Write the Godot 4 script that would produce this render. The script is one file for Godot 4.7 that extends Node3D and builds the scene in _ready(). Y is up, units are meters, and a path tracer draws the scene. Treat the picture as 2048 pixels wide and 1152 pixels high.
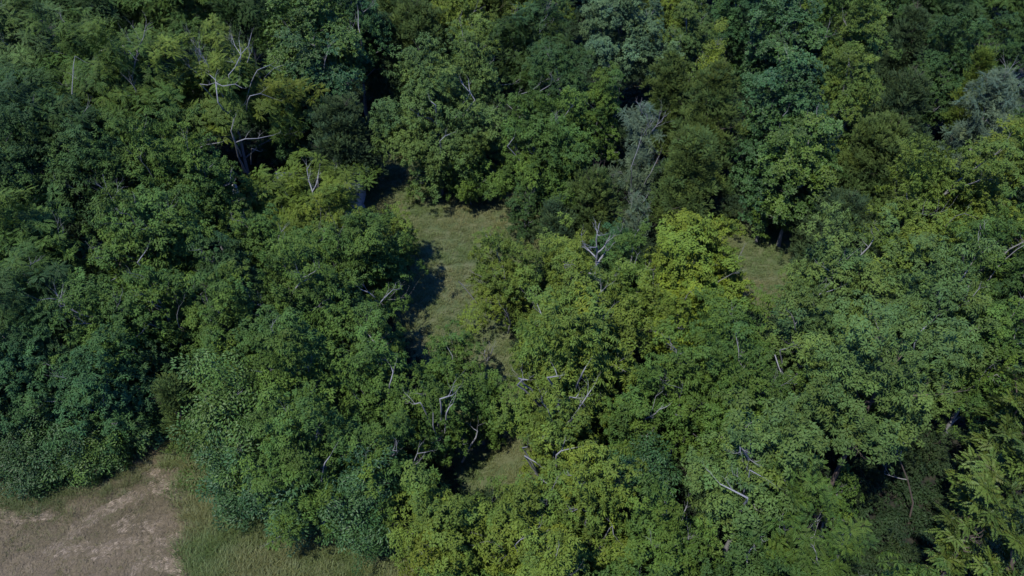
extends Node3D

# ------------------------------------------------------------------ helpers
class Buf:
	var v := PackedVector3Array()
	var n := PackedVector3Array()
	var c := PackedColorArray()
	var i := PackedInt32Array()
	func mesh() -> ArrayMesh:
		var a := []
		a.resize(Mesh.ARRAY_MAX)
		a[Mesh.ARRAY_VERTEX] = v
		if n.size() == v.size():
			a[Mesh.ARRAY_NORMAL] = n
		if c.size() == v.size():
			a[Mesh.ARRAY_COLOR] = c
		a[Mesh.ARRAY_INDEX] = i
		var m := ArrayMesh.new()
		m.add_surface_from_arrays(Mesh.PRIMITIVE_TRIANGLES, a)
		return m

var rng := RandomNumberGenerator.new()
var used := {}
var M := {}

func V(x: float, y: float, z: float) -> Vector3:
	return Vector3(x, y, z)

func rnd(a: float, b: float) -> float:
	return rng.randf_range(a, b)

func numbered(called: String) -> String:
	var k: int = used.get(called, 0)
	used[called] = k + 1
	return called if k == 0 else "%s_%03d" % [called, k]

func obj(called: String, mesh: Mesh, m: Material, parent: Node) -> MeshInstance3D:
	var o := MeshInstance3D.new()
	o.name = called if parent != self else numbered(called)
	o.mesh = mesh
	o.material_override = m
	parent.add_child(o, true)
	return o

func thing(called: String, label: String, category: String, at: Vector3, group := "") -> Node3D:
	var o := Node3D.new()
	o.name = numbered(called)
	add_child(o)
	o.position = at
	tag(o, label, category, group)
	return o

func tag(o: Node, label: String, category: String, group := "") -> void:
	o.set_meta("label", label)
	o.set_meta("category", category)
	if group != "":
		o.set_meta("group", group)

func side_of(d: Vector3) -> Vector3:
	var u := Vector3.UP if absf(d.y) < 0.95 else Vector3.RIGHT
	return d.cross(u).normalized()

func tube(b: Buf, pts: Array, radii: Array, sides: int) -> void:
	# one continuous tapered tube through the points
	var first := b.v.size()
	var a := Vector3.ZERO
	for k in pts.size():
		var d: Vector3 = (pts[mini(k + 1, pts.size() - 1)] - pts[maxi(k - 1, 0)]).normalized()
		if k == 0:
			a = side_of(d)
		else:
			a = (a - d * a.dot(d)).normalized()
		var e := d.cross(a)
		for s in sides:
			var t := TAU * s / sides
			var q := a * cos(t) + e * sin(t)
			b.v.append(pts[k] + q * radii[k])
			b.n.append(q)
	for k in pts.size() - 1:
		for s in sides:
			var p := first + k * sides + s
			var q := first + k * sides + (s + 1) % sides
			b.i.append_array([p, p + sides, q, q, p + sides, q + sides])
	var last: int = first + (pts.size() - 1) * sides
	for s in sides - 2:
		b.i.append_array([last, last + s + 2, last + s + 1])

func bend(p: Vector3, q: Vector3, sag: float, r0: float, r1: float, n: int, wob: float) -> Array:
	# a curved limb from p to q that leaves p upward and flattens out
	var pts := []
	var rad := []
	var c := p.lerp(q, 0.5) + Vector3.UP * sag
	for k in n + 1:
		var t := float(k) / n
		var x := p.lerp(c, t).lerp(c.lerp(q, t), t)
		if k > 0 and k < n:
			x += V(rnd(-wob, wob), rnd(-wob, wob), rnd(-wob, wob))
		pts.append(x)
		rad.append(lerpf(r0, r1, pow(t, 0.8)))
	return [pts, rad]

func bare(b: Buf, p: Vector3, d: Vector3, l: float, r: float, depth: int) -> void:
	# a leafless branch that forks
	var pts := [p]
	var rad := [r]
	var q := p
	var dir := d
	for k in 4:
		dir = (dir + V(rnd(-.28, .28), rnd(-.12, .26), rnd(-.28, .28))).normalized()
		q += dir * l / 4
		pts.append(q)
		rad.append(r * lerpf(1.0, 0.4, (k + 1) / 4.0))
	tube(b, pts, rad, 5)
	if depth > 0:
		for k in 3:
			var at: int = [4, 3, 2][k]
			var nd := (dir + V(rnd(-.9, .9), rnd(-.2, .7), rnd(-.9, .9))).normalized()
			bare(b, pts[at], nd, l * rnd(.45, .75), rad[at] * .8, depth - 1)

# ------------------------------------------------------------------ leaves
func leaf(b: Buf, p: Vector3, d: Vector3, up: Vector3, l: float, w: float, droop: float, c: Color, fine := false) -> void:
	var s := d.cross(up).normalized()
	var n := s.cross(d).normalized()
	var tip := p + d * l - Vector3.UP * droop * l
	var f := b.v.size()
	var mid := p + d * l * .45
	if fine:
		b.v.append_array([p, mid + s * w * .5 + n * w * .12, mid - s * w * .5 + n * w * .12, tip])
		b.i.append_array([f, f + 3, f + 1, f, f + 2, f + 3])
		for k in 4:
			b.c.append(c)
		return
	b.v.append_array([p, mid + s * w * .5 + n * w * .1, mid - n * w * .12, mid - s * w * .5 + n * w * .1, tip])
	b.i.append_array([f, f + 2, f + 1, f, f + 3, f + 2, f + 1, f + 2, f + 4, f + 2, f + 3, f + 4])
	for k in 5:
		b.c.append(c)

func leaf_tint() -> Color:
	var k := rnd(.8, 1.2)
	var y := rnd(-.10, .12)
	return Color(k * (1 + y), k, k * (1 - y * .6))

func tuft(b: Buf, p: Vector3, ax: Vector3, n: int, l: float, w: float, e0: float, e1: float, droop: float) -> void:
	# leaves that radiate from a twig tip
	var s := side_of(ax)
	var t := ax.cross(s)
	for k in n:
		var a := TAU * (k * .382 + rnd(-.06, .06))
		var e := lerpf(e0, e1, float(k) / n) + rnd(-.2, .2)
		var out := s * cos(a) + t * sin(a)
		var d := (out * cos(e) + ax * sin(e)).normalized()
		leaf(b, p + out * .03, d, ax + V(rnd(-.35, .35), 0, rnd(-.35, .35)), l * rnd(.7, 1.2), w * rnd(.8, 1.2), droop * rnd(.5, 1.5), leaf_tint())

func frond(b: Buf, p: Vector3, d: Vector3, up: Vector3, l: float, pairs: int, ll: float, lw: float, spread: float, droop: float) -> void:
	# a compound leaf: leaflets in pairs along a stalk
	var s := d.cross(up).normalized()
	var c := leaf_tint()
	for k in pairs:
		var t := (k + .6) / pairs
		var q := p + d * l * t - Vector3.UP * droop * l * t * t
		var size := ll * (1.0 - .55 * absf(t - .35))
		for g: float in [-1.0, 1.0]:
			var dd := (s * g * spread + d * (1.0 - spread * .6) - Vector3.UP * rnd(.0, .35)).normalized()
			leaf(b, q, dd, up + V(rnd(-.3, .3), 0, rnd(-.3, .3)), size * rnd(.85, 1.15), lw, .1, Color(c.r * rnd(.9, 1.1), c.g * rnd(.9, 1.1), c.b), true)
	leaf(b, p + d * l - Vector3.UP * droop * l, (d - Vector3.UP * .3).normalized(), up, ll, lw, .1, c, true)

func spray(kind: String) -> ArrayMesh:
	# the end of a bough, growing along +y, about a metre across
	var b := Buf.new()
	match kind:
		"b":
			for k in 7:
				var a := TAU * (k * .382 + rnd(-.05, .05))
				var r := .0 if k == 0 else rnd(.22, .6)
				var ax := V(cos(a) * r * .7, 1, sin(a) * r * .7).normalized()
				tuft(b, V(cos(a) * r, .12 - .45 * r * r + rnd(-.2, .2), sin(a) * r), ax, 14, .21, .078, .35, -1.15, .3)
		"o":
			for k in 7:
				var a := TAU * (k * .382 + rnd(-.05, .05))
				var r := .0 if k == 0 else rnd(.22, .6)
				var ax := V(cos(a) * r * .8, 1, sin(a) * r * .8).normalized()
				tuft(b, V(cos(a) * r, .1 - .4 * r * r + rnd(-.18, .18), sin(a) * r), ax, 11, .22, .115, .75, -.5, .14)
		"v":
			for k in 88:
				var a := TAU * k * .382
				var r := sqrt(k / 88.0) * .62
				var p := V(cos(a) * r, .22 - .7 * r * r + rnd(-.2, .2), sin(a) * r)
				var d := V(cos(a) * .6 + rnd(-.5, .5), rnd(-.7, -.05), sin(a) * .6 + rnd(-.5, .5)).normalized()
				leaf(b, p, d, V(rnd(-.45, .45), 1, rnd(-.45, .45)), rnd(.14, .22), rnd(.07, .11), .2, leaf_tint())
		"f":
			for k in 17:
				var a := TAU * (k * .382 + rnd(-.05, .05))
				var r := rnd(.0, .42)
				var d := V(cos(a), rnd(-.35, .45), sin(a)).normalized()
				frond(b, V(cos(a) * r * .8, rnd(-.12, .18), sin(a) * r * .8), d, V(rnd(-.3, .3), 1, rnd(-.3, .3)).normalized(), rnd(.34, .5), 7, .13, .05, .8, .3)
		"c":
			for k in 17:
				var a := TAU * (k * .382 + rnd(-.05, .05))
				var r := rnd(.0, .4)
				var d := V(cos(a) * rnd(.3, .9), rnd(.4, 1.0), sin(a) * rnd(.3, .9)).normalized()
				plume(b, V(cos(a) * r, rnd(-.25, .05), sin(a) * r), d, rnd(.3, .55), 8, .15, .045, .55)
		"s":
			for k in 15:
				var a := TAU * (k * .382 + rnd(-.05, .05))
				var d := V(cos(a), rnd(-.35, .3), sin(a)).normalized()
				plume(b, V(cos(a) * .1, rnd(-.15, .15), sin(a) * .1), d, rnd(.4, .7), 9, .14, .04, .6)
		"t":
			for k in 8:
				var a := TAU * (k / 8.0 + rnd(-.04, .04))
				var d := V(cos(a), rnd(.05, .5), sin(a)).normalized()
				frond(b, V(0, rnd(-.03, .06), 0), d, Vector3.UP, rnd(.5, .78), 10, .21, .075, .85, .22)
			for k in 4:
				var a := TAU * (k / 4.0 + .1)
				frond(b, Vector3.ZERO, V(cos(a) * .5, .9, sin(a) * .5).normalized(), V(cos(a), .2, sin(a)), .38, 6, .15, .06, .85, .1)
	return b.mesh()

func plume(b: Buf, p: Vector3, d: Vector3, l: float, n: int, ll: float, lw: float, open: float) -> void:
	# scaly conifer foliage: short blades round a stalk
	var s := side_of(d)
	var t := d.cross(s)
	var c := leaf_tint()
	for k in n:
		for g in 2:
			var a := (k * 2 + g) * 2.4
			var out := s * cos(a) + t * sin(a)
			var q := p + d * l * (k / float(n))
			leaf(b, q, (d + out * open).normalized(), out.cross(d) + out * rnd(-.8, .8), ll * (1.15 - .5 * k / n), lw, .0, c * rnd(.85, 1.15), true)

# ------------------------------------------------------------------ trees
var sprays := {}

func crown_part(parent: Node3D, mesh: ArrayMesh, m: Material, where: Array, tint: Array) -> void:
	var mm := MultiMesh.new()
	mm.transform_format = MultiMesh.TRANSFORM_3D
	mm.use_colors = true
	mm.mesh = mesh
	mm.instance_count = where.size()
	for k in where.size():
		mm.set_instance_transform(k, where[k])
		mm.set_instance_color(k, tint[k])
	var o := MultiMeshInstance3D.new()
	o.name = "crown"
	o.multimesh = mm
	o.material_override = m
	o.set_meta("kind", "stuff")
	parent.add_child(o, true)

func basis_to(up: Vector3, turn: float, size: Vector3) -> Basis:
	var x := side_of(up)
	var z := x.cross(up).normalized()
	var bs := Basis(x, up, z)
	return bs * Basis(Vector3.UP, turn) * Basis.from_scale(size)

func near_limb(p: Vector3, segs: Array) -> bool:
	for s in segs:
		var q: Vector3 = Geometry3D.get_closest_point_to_segment(p, s[0], s[1])
		if q.distance_to(p) < s[2]:
			return true
	return false

func tree(k: int, spec: Array) -> void:
	var kind: String = spec[0]
	rng.seed = 1000 + k * 77
	var conifer := kind in ["c", "s"]
	var base := V(spec[2], 0, spec[3])
	var top: float = spec[4]
	var low: float = spec[5]
	var r: float = maxf(spec[6] * .68, spec[6] - (.15 if conifer or kind == "t" else .38))
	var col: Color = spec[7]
	var o: Dictionary = spec[8]
	var hedge: bool = spec[1] in ["hedge_shrub", "understory_shrub"]
	var t := thing(spec[1], spec[9], "shrub" if hedge else "tree", base, ("shrubs of the hedge along the hay field" if spec[1] == "hedge_shrub" else "dark shrubs under the trees") if hedge else "trees of the wood")
	var bark: Material = M.bark_dark if kind in ["c", "t"] or hedge or o.has("dark") else M.bark
	if kind == "dead":
		dead_tree(t, top, low, o)
		return
	var ry := (top - low) / 2
	var c := V(0, (top + low) / 2, 0)
	var lean: Vector3 = o.get("lean", Vector3.ZERO)
	# trunk
	var tr := Buf.new()
	var tr_top := c.y + ry * (.75 if conifer else .35)
	var tw := clampf(top * .014, .05, .17)
	var pts := []
	var rad := []
	for j in 7:
		var q := j / 6.0
		pts.append(V(rnd(-.12, .12) * j * .5, tr_top * q - .15, rnd(-.12, .12) * j * .5))
		rad.append(tw * lerpf(1.25 if j == 0 else 1.0, .25, q))
	tube(tr, pts, rad, 8)
	obj("trunk", tr.mesh(), bark, t)
	# pale limbs that show through the leaves
	var segs := []
	var to_eye := V(-base.x, 38 - c.y, -base.z).normalized() * .65
	var shown: Array = o.get("limbs", []).duplicate()
	if kind in ["b", "f"] and top > 7.5:
		for j in (rng.randi() % 2 if col.g > .09 else 0):
			var a := rnd(-2.6, .9)
			var y := rnd(.25, .8)
			var h := sqrt(1 - y * y)
			var p := base + c + V(-sin(a) * h * r, y * ry, cos(a) * h * r) * .62
			var q := base + c + V(-sin(a + rnd(-.3, .3)) * h * r, y * ry + rnd(-.2, .5), cos(a) * h * r) * .95
			shown.append([rnd(.03, .06), p, p.lerp(q, .5) + V(rnd(-.25, .25), rnd(.0, .3), rnd(-.25, .25)), q])
	for lb in shown:
		var pl := []
		var pr := []
		for j in range(1, lb.size()):
			pl.append(lb[j] - base)
			pr.append(minf(lb[0] * .5, .034 + lb[0] * .12) * lerpf(1.0, .5, float(j - 1) / maxf(1.0, lb.size() - 2)))
		for j in pl.size() - 1:
			for z in 5:
				segs.append([pl[j] + to_eye * z, pl[j + 1] + to_eye * z, .5])
				segs.append([pl[j] + V(-.24, .62, .23) * z, pl[j + 1] + V(-.24, .62, .23) * z, .42])
		# joined to the trunk behind it
		var from := V(pl[0].x * .55, maxf(pl[0].y - 2.4, .5), pl[0].z * .55)
		var inner := bend(from, pl[0], .15, lb[0] * .75, minf(lb[0] * .5, .034 + lb[0] * .12), 4, .04)
		inner[0].pop_back()
		inner[1].pop_back()
		var lm := Buf.new()
		tube(lm, inner[0] + pl, inner[1] + pr, 6)
		for j in range(1, pl.size()):
			var d: Vector3 = (pl[j] - pl[j - 1]).normalized()
			bare(lm, pl[j], (d + V(rnd(-.6, .6), rnd(.1, .6), rnd(-.6, .6))).normalized(), rnd(.5, .9), pr[j] * .45, 1)
		obj("limb", lm.mesh(), M.bark_pale, t)
	ry -= minf(.35, ry * .12)
	# lobes of foliage round the crown, then sprays over each lobe
	var shape := FastNoiseLite.new()
	shape.seed = k
	shape.frequency = .7
	var ls := clampf(r * .29, .5, 1.35) * (.9 if conifer else 1.0)
	var area := 4 * PI * (r * r + 2 * r * ry) / 3 * (.6 if conifer else .8)
	var n := maxi(9, int(area / (ls * ls * (2.0 if conifer else 2.5))))
	var dens: float = o.get("d", .87)
	var where := []
	var tint := []
	var limbs := 0
	var every := maxi(1, n / 9)
	var flat := .5 if spec[1] in ["layered_tree", "spreading_tree", "sparse_tree"] or conifer else .75
	var per: float = o.get("per", 1.0) * {"b": 1.25, "o": 1.25, "v": 1.5, "f": 1.6, "c": 1.9, "s": 1.1, "t": .38}[kind]
	for j in n:
		var y := lerpf(-.75 if low < 1.5 else -.5, .97, (j + .5) / n)
		var phi := j * 2.39996 + rnd(-.25, .25)
		var rho := sqrt(1 - y * y)
		if conifer:
			var q := (y + 1) / 2
			rho = pow(1 - q, .7) * .95 + .06
		elif y > 0:
			rho = pow(rho, .8)
		var bump := 1.0 + (1.0 if conifer else (.2 if o.has("even") else .85)) * shape.get_noise_3d(rho * cos(phi) * 1.3 + k * 9.7, y * 1.3, rho * sin(phi) * 1.3)
		var k_out := (rnd(.66, 1.02) if conifer else (rnd(.75, 1.05) if o.has("even") else rnd(.5, 1.12))) * bump * maxf(.35, (r - ls * .55) / r)
		var out := V(rho * cos(phi) / r, y / ry, rho * sin(phi) / r).normalized()
		var lc := c + V(rho * cos(phi) * r * k_out, y * ry * (1.0 if conifer else rnd(.6, 1.12) * lerpf(1, bump, .5)), rho * sin(phi) * r * k_out) + lean * y * 2.0
		lc -= out * ls * .3
		if not conifer and j % 9 == 4 and y > -.1:
			lc = c + V(rnd(-.55, .55) * r, ry * rnd(.85, 1.15), rnd(-.55, .55) * r)  # a leader above the rest
		if rng.randf() > dens:
			continue
		var l_size := ls * (rnd(.7, 1.4) if conifer else rnd(.5, 1.25))
		var tone := rnd(.78, 1.22)
		var yellow := rnd(-.10, .14)
		if rng.randf() < .08:
			yellow += .12
		if j % every == 0:
			limbs += 1
			var lm := Buf.new()
			var from := V(0, clampf(lc.y - rnd(.8, 2.2) - Vector2(lc.x, lc.z).length() * .35, top * .12, tr_top * .97), 0)
			var w0 := tw * rnd(.3, .5)
			var bd := bend(from, lc + out * l_size * .3, .5, w0, w0 * .3, 6, .1)
			tube(lm, bd[0], bd[1], 6)
			for q in 4:
				var d := (out + V(rnd(-1, 1), rnd(-.1, .7), rnd(-1, 1))).normalized()
				bare(lm, bd[0][3 + q % 4], d, l_size * rnd(.8, 1.2), w0 * .28, 1)
			obj("limb", lm.mesh(), bark, t)
		var wide := V(rnd(.6, 1.65), rnd(.55, 1.15), rnd(.6, 1.65))
		var yaw := Basis(Vector3.UP, rnd(0, TAU))
		var hang := rnd(.0, .5)
		var count := int(l_size * l_size * TAU * per * rnd(.85, 1.15)) + 1
		for q in count:
			var yy := lerpf(-.3, 1.0, (q + rnd(.1, .9)) / count)
			var a := q * 2.39996 + rnd(-.3, .3)
			var rr := sqrt(maxf(0, 1 - yy * yy))
			var d := V(rr * cos(a), yy * flat, rr * sin(a))
			var p := lc + yaw * (d * wide) * l_size * rnd(.45, 1.25) + V(0, rnd(-.2, .25) - hang * (1 - yy), 0)
			if p.y < .12 or near_limb(p, segs):
				continue
			var ax := (d * .7 + out * .45 + V(0, .55, 0) + lean * .8 + V(rnd(-.3, .3), 0, rnd(-.3, .3)))
			if conifer:
				ax = d * .6 + out * .6 + V(0, .75 if kind == "c" else .1, 0) + V(rnd(-.3, .3), 0, rnd(-.3, .3))
			var s: float = rnd(.78, 1.2) * (.85 if conifer else 1.0) * clampf(.72 + r * .09, .75, 1.08) * (1.25 if kind == "t" else 1.0) * o.get("size", 1.0)
			where.append(Transform3D(basis_to(ax.normalized(), rnd(0, TAU), V(s, s * rnd(.8, 1.1), s)), p))
			var g := tone * rnd(.85, 1.15)
			var yl := yellow + rnd(-.05, .06)
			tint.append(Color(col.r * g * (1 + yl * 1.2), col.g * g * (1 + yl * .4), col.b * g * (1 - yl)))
	crown_part(t, sprays[kind][k % sprays[kind].size()], M["leaf_" + kind], where, tint)
	for j in o.get("bare", 0):
		var bb := Buf.new()
		var a := rnd(0, TAU)
		var p := c + V(cos(a) * r * .35, ry * .55, sin(a) * r * .35)
		bare(bb, p, V(cos(a) * .45, 1, sin(a) * .45 - .2).normalized(), ry * rnd(.2, .4), tw * .2, 2)
		obj("bare_branch", bb.mesh(), M.bark_pale, t)

func dead_tree(t: Node3D, top: float, low: float, o: Dictionary) -> void:
	var tr := Buf.new()
	var pts := []
	var rad := []
	var w := .045 if low > 0 else .12
	for j in 9:
		var q := j / 8.0
		pts.append(V(rnd(-.1, .1) * q * 2, top * q - .1, rnd(-.1, .1) * q * 2))
		rad.append(w * lerpf(1.1, .2, q))
	tube(tr, pts, rad, 8)
	obj("trunk", tr.mesh(), M.bark_pale, t)
	var n: int = o.bare
	for j in n:
		var q := lerpf(.5, .96, float(j) / n)
		var p: Vector3 = pts[int(q * 8)].lerp(pts[mini(8, int(q * 8) + 1)], q * 8 - int(q * 8))
		var a := j * 2.4 + .5
		var b := Buf.new()
		bare(b, p, V(cos(a), .75 if low > 0 else .45, sin(a)).normalized(), (1.35 - q) * top * (.16 if low > 0 else .2), w * (1.25 - q), 2)
		obj("branch", b.mesh(), M.bark_pale, t)


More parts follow.
